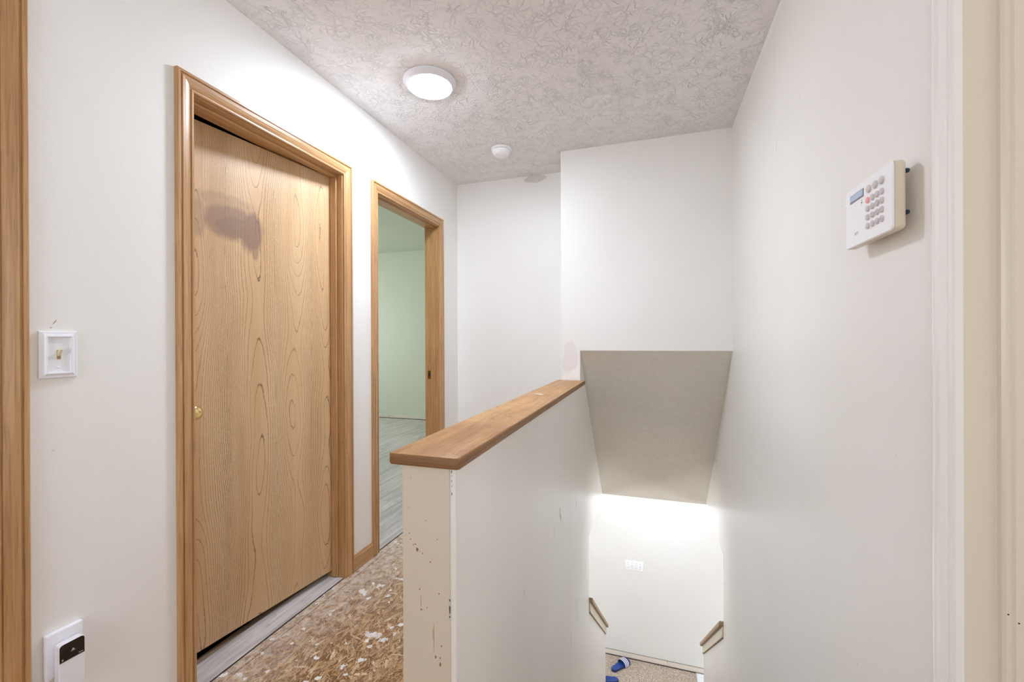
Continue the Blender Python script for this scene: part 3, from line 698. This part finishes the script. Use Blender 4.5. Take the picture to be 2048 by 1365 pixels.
# ------------------------------------------------------------------ wear marks
def blob(mb, c, n, u, v, ru, rv, th=.0006, k=9, jag=.25):
    c, n, u, v = Vector(c), Vector(n), Vector(u), Vector(v)
    ring = []
    for i in range(k):
        a = 2*math.pi*i/k; j = 1+random.uniform(-jag, jag); ring.append(c+u*ru*math.cos(a)*j+v*rv*math.sin(a)*j)
    mb.rings([ring, [p+n*th for p in ring]])
XP, XN, YN = (1, 0, 0), (-1, 0, 0), (0, -1, 0); UY, UZ, UX = (0, 1, 0), (0, 0, 1), (1, 0, 0)
# half wall: spatter and chips on the end board, scratches on the stair face
b = MB()
for x, z, s_ in ((-.543, .74, .0012), (-.540, .726, .0014), (-.532, .714, .0012), (-.527, .716, .0014), (-.522, .704, .0026), (-.515, .70, .001), (-.508, .697, .0012), (-.488, .68, .0016), (-.50, .775, .001), (-.516, .612, .0014), (-.512, .565, .0022), (-.497, .572, .0012), (-.475, .462, .0022), (-.463, .448, .0026), (-.4635, .462, .0014), (-.46, .49, .0014), (-.466, .61, .0013), (-.545, .80, .0009), (-.47, .735, .0009)):
    blob(b, (x, .8841, z), YN, UX, UZ, s_, s_*random.uniform(.9, 1.7))
for x, z0, z1 in ((-.4795, .47, .54), (-.482, .50, .53), (-.513, .57, .60), (-.538, .868, .873)):
    blob(b, (x, .8841, (z0+z1)/2), YN, UX, UZ, .0005, (z1-z0)/2, .0003, 9, .1)
b.build('spatter', M['scuff'], half)
b = MB()
for z, h, w in ((.893, .0040, .0008), (.884, .0015, .0006), (.872, .0022, .0006), (.860, .0015, .0005), (.842, .0036, .0009), (.60, .003, .0014), (.578, .012, .0012), (.562, .003, .0012)):
    blob(b, (-.4345 if z > .7 else -.4385, .8888 if z > .7 else .8841, z), YN, UX, UZ, w, h)
b.build('chip', M['scuff_dark'], half)
b = MB()
for y, z, ry, rz in ((2.098, .335, .004, .03), (2.12, .300, .004, .016), (2.60, .20, .002, .02)):
    blob(b, (hx1(y)+.0001, y, z), XP, (0, .94, -.3), UZ, ry, rz, .0004)
b.build('scratch', M['scuff'], half)
b = MB()
for y, z, ry, rz in ((2.98, -.40, .006, .05), (2.40, -.50, .004, .055), (2.62, -.46, .006, .07), (1.95, .30, .003, .02), (1.45, .30, .0025, .012), (1.25, -.1, .003, .012)):
    blob(b, (hx1(y)+.0001, y, z), XP, UY, UZ, ry, rz, .0003)
b.build('rub_mark', M['rub'], half)
# bare plaster patch on the pillar above the cap
b = MB(); yq = YH-.0004
b.prism([(-.556, yq, .936), (-.4385, yq, .936), (-.4385, yq, 1.045), (-.446, yq, 1.040), (-.452, yq, 1.028), (-.468, yq, 1.010), (-.487, yq, .994), (-.507, yq, .976), (-.532, yq, .962), (-.556, yq, .950)], (0, -.0006, 0))
o = b.build('plaster_patch', M['fresh'], half); o['label'] = 'fresh white filler patch above the cap'
b = MB(); b.prism([(-.553, yq, 1.0), (-.487, yq, .9955), (-.466, yq, 1.015), (-.452, yq, 1.04), (-.45, yq, 1.09), (-.47, yq, 1.17), (-.49, yq, 1.20), (-.54, yq, 1.16)], (0, -.0003, 0))
b.build('bare_patch', M['bare'], half)
MB().box(-.556, -.530, YH-.014, YH-.0005, .931, .937).build('caulk_crumb', M['bare'], half)
b = MB(); b.prism([(-.548, 2.045, zt), (-.505, 2.012, zt), (-.497, 2.030, zt), (-.520, 2.046, zt)], (0, 0, .0004)); b.build('paint_fleck', M['fresh'], cap)
# hallway end wall smudge under the ceiling
b = MB(); blob(b, (-.82, YF-.0001, 2.413), YN, UX, UZ, .085, .03, .0003, 12, .12); b.build('smudge', M['dirty'], wall_far)
# stair wall: fresh paint band under the ceiling and two runs
b = MB()
ys = [.9+i*.06 for i in range(31)]
ring0, ring1 = [], []
lo = [(XR, y, H-.022-.018*random.random()) for y in ys]
b.prism([(XR, ys[0], H-.001)]+lo+[(XR, ys[-1], H-.001)], (-.0005, 0, 0))
for y, z, rz in ((1.850, 2.20, .13), (1.862, 2.05, .13), (1.875, 1.93, .02), (2.32, 2.215, .03)):
    blob(b, (XR, y, z), XN, UY, UZ, .004 if rz > .1 else .008, rz, .0008, 14, .1)
b.build('paint_run', M['fresh'], wall_right)['label'] = 'fresh white paint band and drips under the ceiling'
# hallway wall scratches by the switch
b = MB()
blob(b, (XL, .688, 1.246), XP, (0, .55, .83), (0, -.83, .55), .008, .0010); blob(b, (XL, .681, 1.232), XP, UY, UZ, .002, .0012)
b.build('scratch', M['scuff_tan'], wall_left)
b = MB()
blob(b, (XL, .956, .416), XP, (0, .85, .5), (0, -.5, .85), .004, .0009); blob(b, (XL, .64, .629), XP, UY, UZ, .003, .0012); blob(b, (XL, .69, .61), XP, UY, UZ, .002, .001)
b.build('scratch', M['fresh'], wall_left)

# ------------------------------------------------------------------ ceiling fixtures
def disc_light(loc, lens, label, drop=.0):
    L = root('ceiling_light', loc, label, 'light')
    c = Vector(loc)
    fr = MB().lathe(c, (0, 0, -1), [(.0, .001), (.127, .001), (.1275, .004), (.1255, .009), (.113, .021), (.108, .025), (.1045, .0255), (.103, .023), (.0, .023)], 64).build('rim', M['white'], L, smooth=True, angle=50)
    MB().lathe(c, (0, 0, -1), [(.0, .0235), (.1025, .0235), (.1025, .0265), (.095, .030), (.07, .0325), (.035, .034), (.0, .0345)], 64).build('lens', lens, L, smooth=True, angle=60)['label'] = 'glowing white lens'
    return L
disc_light((-1.005, 1.838, H), M['lens'], 'round white disc light glowing on the hallway ceiling')
low_l = root('pendant_light', (.0, 4.50, CL), 'small glowing globe light hung from the lower room ceiling', 'light')
MB().lathe((0, 4.50, CL), (0, 0, -1), [(0, .0005), (.05, .0005), (.05, .012), (.012, .018), (.012, .034), (0, .034)], 32).build('stem', M['white'], low_l)
MB().lathe((0, 4.50, CL-.086), (0, 0, -1), [(.0545*math.sin(math.pi*i/16), -.0545*math.cos(math.pi*i/16)) for i in range(17)], 32).build('globe', M['lens_low'], low_l, smooth=True)

sm = root('smoke_detector', (-.916, 2.622, H), 'small round white smoke detector on the hallway ceiling', 'smoke detector')
c = (-.916, 2.622, H)
MB().lathe(c, (0, 0, -1), [(0, .0005), (.066, .0005), (.067, .004), (.067, .012), (.064, .0145), (.0, .0145)], 48).build('base_ring', M['panel_white'], sm, smooth=True, angle=40)
MB().lathe(c, (0, 0, -1), [(0, .0142), (.058, .0142), (.058, .0175), (0, .0175)], 48).build('vent_slot', M['led_off'], sm)
MB().lathe(c, (0, 0, -1), [(0, .0172), (.062, .0172), (.062, .022), (.057, .030), (.050, .042), (.044, .047), (.030, .0485), (.029, .050), (.0, .0505)], 48).build('body', M['panel_white'], sm, smooth=True, angle=40)
for i in range(8):
    a = 2*math.pi*i/8+.2; b = MB(); b.box(-.916+math.cos(a)*.060-.0025, -.916+math.cos(a)*.060+.0025, 2.622+math.sin(a)*.060-.0025, 2.622+math.sin(a)*.060+.0025, H-.019, H-.013); b.build('rib', M['panel_white'], sm)

# ------------------------------------------------------------------ light switch with framed plate
sw = root('light_switch', (XL, .693, 1.162), 'single toggle switch in a framed white plate near the oak casing', 'switch')
y0, y1, z0, z1 = .655, .731, 1.1015, 1.2225
def frame_ring(mb, prof):
    """prof: (inset from the outer edge, stand-off)"""
    rings = [[(XL+t, y0+i, z0+i), (XL+t, y1-i, z0+i), (XL+t, y1-i, z1-i), (XL+t, y0+i, z1-i)] for i, t in prof]
    mb.rings(rings, cap0=False, cap1=False)
b = MB(); frame_ring(b, [(0, 0), (0, .0055), (.002, .0075), (.006, .0078), (.009, .0092), (.0115, .0118), (.0135, .0120), (.0150, .0112), (.0155, .0045), (.0155, 0)])
b.build('frame', M['white'], sw, smooth=False)
MB().box(XL+.0002, XL+.0052, y0+.0150, y1-.0150, z0+.0150, z1-.0150).build('plate', M['white'], sw)
b = MB()
b.box(XL+.0048, XL+.0062, .6885, .6897, 1.150, 1.174).box(XL+.0048, XL+.0062, .6973, .6985, 1.150, 1.174).box(XL+.0048, XL+.0062, .6885, .6985, 1.149, 1.1502).box(XL+.0048, XL+.0062, .6885, .6985, 1.1738, 1.175)
b.build('slot_rim', M['ivory'], sw)
MB().box(XL+.0050, XL+.0055, .6897, .6973, 1.150, 1.174).build('slot', M['slot_tan'], sw)
b = MB(); b.prism([(XL+.004, .6905, 1.156), (XL+.004, .6905, 1.170), (XL+.0165, .6905, 1.1795), (XL+.0180, .6905, 1.1745)], (0, .006, 0)); b.build('toggle', M['ivory'], sw, .0008, 2)
for z in (1.196, 1.129): MB().lathe((XL+.0050, .693, z), (1, 0, 0), [(0, 0), (.0034, 0), (.0034, .0008), (.002, .0016), (0, .0018)], 20).build('screw', M['white'], sw)

# ------------------------------------------------------------------ outlet with plug-in device
ou = root('outlet_plate', (XL, .7025, .39), 'plain white outlet plate low on the wall', 'outlet')
MB().box(XL+.0002, XL+.0160, .6605, .7365, .333, .4505).build('plate', M['white'], ou, .0045, 3, smooth=True)
dv = root('plug_in_detector', (XL+.0162, .70, .36), 'white plug-in detector with a black glossy top, in the outlet plate', 'detector')
dx0, dx1 = XL+.027, XL+.046
MB().box(XL+.0162, dx0+.002, .684, .716, .34, .40).build('plug_block', M['white'], dv)
def rrect(x, ya, yb, za, zb, r, n=5):
    out = []
    for cy, cz, a0 in ((yb-r, zb-r, 0), (ya+r, zb-r, 90), (ya+r, za+r, 180), (yb-r, za+r, 270)):
        for i in range(n+1):
            a = R(a0+90*i/n); out.append((x, cy+r*math.cos(a), cz+r*math.sin(a)))
    return out
def rbox(mb, x0, x1, ya, yb, za, zb, r, e=.002, e1=None):
    d = 1 if x1 > x0 else -1
    if e1:      # fillet the X0 end with radius E1, the X1 end with E
        rg = []
        for i in range(6):
            a = math.pi/2*i/5; k = e1*(1-math.sin(a)); rg.append(rrect(x0+d*e1*(1-math.cos(a)), ya+k, yb-k, za+k, zb-k, max(r-k, .0005)))
        rg += [rrect(x1-d*e, ya, yb, za, zb, r), rrect(x1, ya+e, yb-e, za+e, zb-e, max(r-e, .0005))]
        mb.rings(rg); return
    mb.rings([rrect(x0, ya+e, yb-e, za+e, zb-e, max(r-e, .0005)), rrect(x0+d*e, ya, yb, za, zb, r), rrect(x1-d*e, ya, yb, za, zb, r), rrect(x1, ya+e, yb-e, za+e, zb-e, max(r-e, .0005))])
b = MB(); rbox(b, dx0, dx1, .671, .7235, .300, .4255, .008); b.build('body', M['white'], dv, smooth=True, angle=30)
b = MB(); b.prism([(dx1+.0002, .6722, .3805), (dx1+.0002, .7222, .3805)]+[(dx1+.0002, y, z) for x, y, z in rrect(0, .6722, .7222, .30, .4243, .0075)[:12]], (.0007, 0, 0)); b.build('black_window', M['black_gloss'], dv)['label'] = 'black glossy window'
b = MB(); ic = dx1+.0009
b.prism([(ic, .6955, .4005), (ic, .702, .4005), (ic, .6995, .4045), (ic, .698, .4045)], (.0002, 0, 0)).box(ic, ic+.0002, .6945, .703, .3985, .3993)
for k, (yy, hh) in enumerate(((.7105, .0030), (.7125, .0018), (.7143, .0018), (.7161, .0024), (.7180, .0018))): b.box(ic, ic+.0002, yy, yy+.0011, .3838, .3838+hh)
b.box(ic, ic+.0002, .6765, .6775, .3835, .3875).box(ic, ic+.0002, .6765, .6798, .3875, .3882).box(ic, ic+.0002, .6785, .6795, .3835, .3860).box(ic, ic+.0002, .6765, .6798, .3850, .3856)
b.build('icons', M['grey_mark'], dv)
MB().box(dx1-.0005, dx1+.0003, .6722, .7222, .3790, .3802).build('seam', M['grey_mark'], dv)

# ------------------------------------------------------------------ alarm keypad
kp = root('alarm_keypad', (XR, 1.04, 1.45), 'white alarm keypad with grey round keys on the stairwell wall', 'keypad')
xf, xb = .4155, .4385; ky0, ky1, kz0, kz1 = .9435, 1.137, 1.3905, 1.5175
b = MB(); rbox(b, xf+.0045, xf, ky0, ky1, kz0, kz1, .009, .0022); b.build('front_shell', M['panel_white'], kp, smooth=True, angle=30)
b = MB(); rbox(b, xb, xf+.0043, ky0+.0003, ky1-.0003, kz0+.0003, kz1-.0003, .009, .0004, .0085); b.build('back_shell', M['beige'], kp, smooth=True, angle=30)['label'] = 'back shell, side shade in its beige colour'  # beige carries the shade on the keypad side turned from the lamp
MB().box(xb, XR-.0072, 1.0, 1.10, 1.42, 1.49).build('mount', M['beige'], kp)
for z in (1.497, 1.422): MB().lathe((xb+.0052, .9515, z), (-1, 0, 0), [(0, 0), (.0035, 0), (.0045, .004), (.003, .005), (0, .005)], 14).build('anchor', M['anchor'], kp, smooth=True)
MB().box(xf-.0008, xf+.0005, 1.052, 1.113, 1.4855, 1.5025).build('display_frame', M['lcd_frame'], kp, .0004, 1)
MB().box(xf-.0011, xf+.0005, 1.0545, 1.1105, 1.4890, 1.5005).build('display', M['lcd'], kp)['label'] = 'pale blue grey display'
def key(y, z, ry, rz, mat, lab=None):
    k = 20; rr = lambda s_, x: [(x, y+ry*s_*math.cos(2*math.pi*i/k), z+rz*s_*math.sin(2*math.pi*i/k)) for i in range(k)]
    o = MB().rings([rr(1, xf), rr(1, xf-.0022), rr(.9, xf-.0032), rr(.6, xf-.0035)]).build('key', mat, kp, smooth=True, angle=50)
    if lab: o['label'] = lab
KY = (1.033, 1.0135, .9955, .978); KZ = (1.4715, 1.4545, 1.4375, 1.420)
for y in (1.0285, 1.0025, .9785): key(y, 1.4925, .0076, .0076, M['key'])
for r_, z in enumerate(KZ):
    for c_, y in enumerate(KY):
        if r_ == 0 and c_ == 0: key(y, z, .0054, .0062, M['key_red'], 'pink red key')
        else: key(y, z, .0054, .0062, M['key'])
for z, m in ((1.4795, 'led_green'), (1.4745, 'led_off'), (1.4695, 'led_cream')):
    MB().lathe((xf+.0002, 1.0605, z), (-1, 0, 0), [(0, 0), (.0016, 0), (.0016, .0008), (0, .0012)], 12).build('indicator', M[m], kp)
def text(s_, size, loc, rot, mat, parent, name='lettering', shear=0, ext=.0002):
    cu = bpy.data.curves.new(name, 'FONT'); cu.body = s_; cu.size = size; cu.align_x = 'CENTER'; cu.align_y = 'CENTER'; cu.extrude = ext; cu.shear = shear
    tmp = bpy.data.objects.new('tmp_text', cu); COL.objects.link(tmp)
    bpy.context.view_layer.update()
    me = bpy.data.meshes.new_from_object(tmp.evaluated_get(bpy.context.evaluated_depsgraph_get())); bpy.data.objects.remove(tmp)
    me.materials.clear(); me.materials.append(mat)
    o = bpy.data.objects.new(name, me); COL.objects.link(o); o.rotation_euler = rot; o.location = Vector(loc)-WORG[parent.name]; o.parent = parent
    return o
RX = (R(90), 0, R(-90))       # reads from the stairwell, on a face looking towards -x
text('ADT', .0085, (xf-.0002, 1.085, 1.4165), RX, M['print_grey'], kp, shear=.15)
dig = (('1', '2', '3'), ('4', '5', '6'), ('7', '8', '9'), ('*', '0', '#'))
for r_, z in enumerate(KZ):
    for c_, y in enumerate(KY[1:]): text(dig[r_][c_], .0065, (xf-.0035, y, z), RX, M['key_text'], kp, 'digit', 0, .0001)
MB().box(xf-.0013, xf-.0009, 1.060, 1.105, 1.4945, 1.4952).build('display_text', M['grey_mark'], kp)

kp.location = (XR+.007, 1.0577, 1.4544); kp.scale = (1, 1.017, 1.017)

# ------------------------------------------------------------------ four-gang plate downstairs
fg = root('switch_plate', (-.195, YB, -1.503), 'wide white four gang switch plate on the lower wall', 'switch')
MB().box(-.300, -.090, YB-.006, YB-.0002, -1.560, -1.446).build('plate', M['white'], fg, .003, 2, smooth=True)
for i, x in enumerate((-.264, -.218, -.172, -.126)):
    MB().box(x-.005, x+.005, YB-.0065, YB-.0055, -1.515, -1.491).build('slot', M['grey_mark'], fg)
    up_ = i in (1, 3)
    sg = 1 if up_ else -1
    MB().prism([(x-.0035, YB-.006, -1.503-.004), (x-.0035, YB-.006, -1.503+.004), (x-.0035, YB-.018, -1.503+sg*.010+.003), (x-.0035, YB-.018, -1.503+sg*.010-.003)], (.007, 0, 0)).build('toggle', M['white'], fg)
    for z in (-1.473, -1.533): MB().lathe((x, YB-.0058, z), (0, -1, 0), [(0, 0), (.004, 0), (.003, .002), (0, .002)], 10).build('screw', M['led_off'], fg)

# ------------------------------------------------------------------ tile patch in the lower corner
tf = props(MB().box(.478, 1.1, 4.7, YB-.012, FL-.001, FL+.006).build('floor.005', M['grout']), 'small white tiled patch at the edge of the lower carpet', 'floor', 'structure')
tm = None
for i in range(4):
    for j in range(4):
        if tm is None: o = MB().box(-.0655, .0655, -.0655, .0655, 0, .004).build('tile', M['tile'], None, .001, 1); tm = o.data
        else: o = bpy.data.objects.new('tile', tm); COL.objects.link(o)
        o.location = (.552+i*.136, 5.216-j*.136, FL+.0055); o.parent = tf

# ------------------------------------------------------------------ slide sandals
def outline(t):
    """half widths of a sole along its length t in 0..1 (heel 0, toe 1)"""
    w = .036+.012*math.sin(max(0, t-.25)/.75*math.pi*.75)
    e = min(1, t/.13); w *= math.sqrt(max(0, 1-(1-e)**2))
    e = min(1, (1-t)/.17); w *= math.sqrt(max(0, 1-(1-e)**2))
    return w
def sandal(loc, ang, label):
    rt_ = root('slide_sandal', loc, label, 'sandal', None, 'blue slide sandals on the lower carpet')
    rt_.rotation_euler = (0, 0, ang); WORG[rt_.name] = Vector()
    Lg = .285; ts = [0.0015, .02, .06, .13, .22, .32, .42, .52, .62, .72, .82, .90, .95, .98, .9985]
    def loop(k, z):
        a = [((t-.5)*Lg*k, outline(t)*k, z) for t in ts]; c = [((t-.5)*Lg*k, -outline(t)*k, z) for t in reversed(ts)]
        return c[::-1][::-1]+a
    MB().rings([loop(.97, .0), loop(1.0, .006), loop(1.0, .018), loop(.985, .022)]).build('sole', M['sandal_navy'], rt_, smooth=True, angle=50)
    MB().rings([loop(.97, .0215), loop(.97, .0245), loop(.93, .0255), loop(.86, .0235)]).build('footbed', M['sandal_blue'], rt_, smooth=True, angle=50)
    def strap(x0, x1, lift, mat, th=.006):
        rings = []
        n = 18
        for i in range(n+1):
            a = math.pi*i/n
            def P(x, off):
                w = outline((x/Lg)+.5)+.003+off; h = .056+off+lift
                return (x, -w*math.cos(a)*(1 if abs(math.cos(a)) < 2 else 1), .006+max(0, h-.006)*math.sin(a)**.62)
            rings.append([P(x0, 0), P(x1, 0), P(x1, th), P(x0, th)])
        return MB().rings(rings).build('strap' if mat is M['sandal_blue_d'] else 'stripe', mat, rt_, smooth=True, angle=50)
    strap(.012, .098, 0, M['sandal_blue_d'])
    for x in (.024, .046, .068): strap(x, x+.011, .0005, M['sandal_white'], .0066)
    return rt_
M['sandal_blue_d'] = plain('blue_strap', srgb(34, 56, 116), .45)
sandal((-.345, 5.135, FL+.001), R(52), 'blue slide sandal with white stripes, nearer the lower wall')
sandal((-.49, 4.865, FL+.001), R(196), 'blue slide sandal half hidden by the knee wall edge')
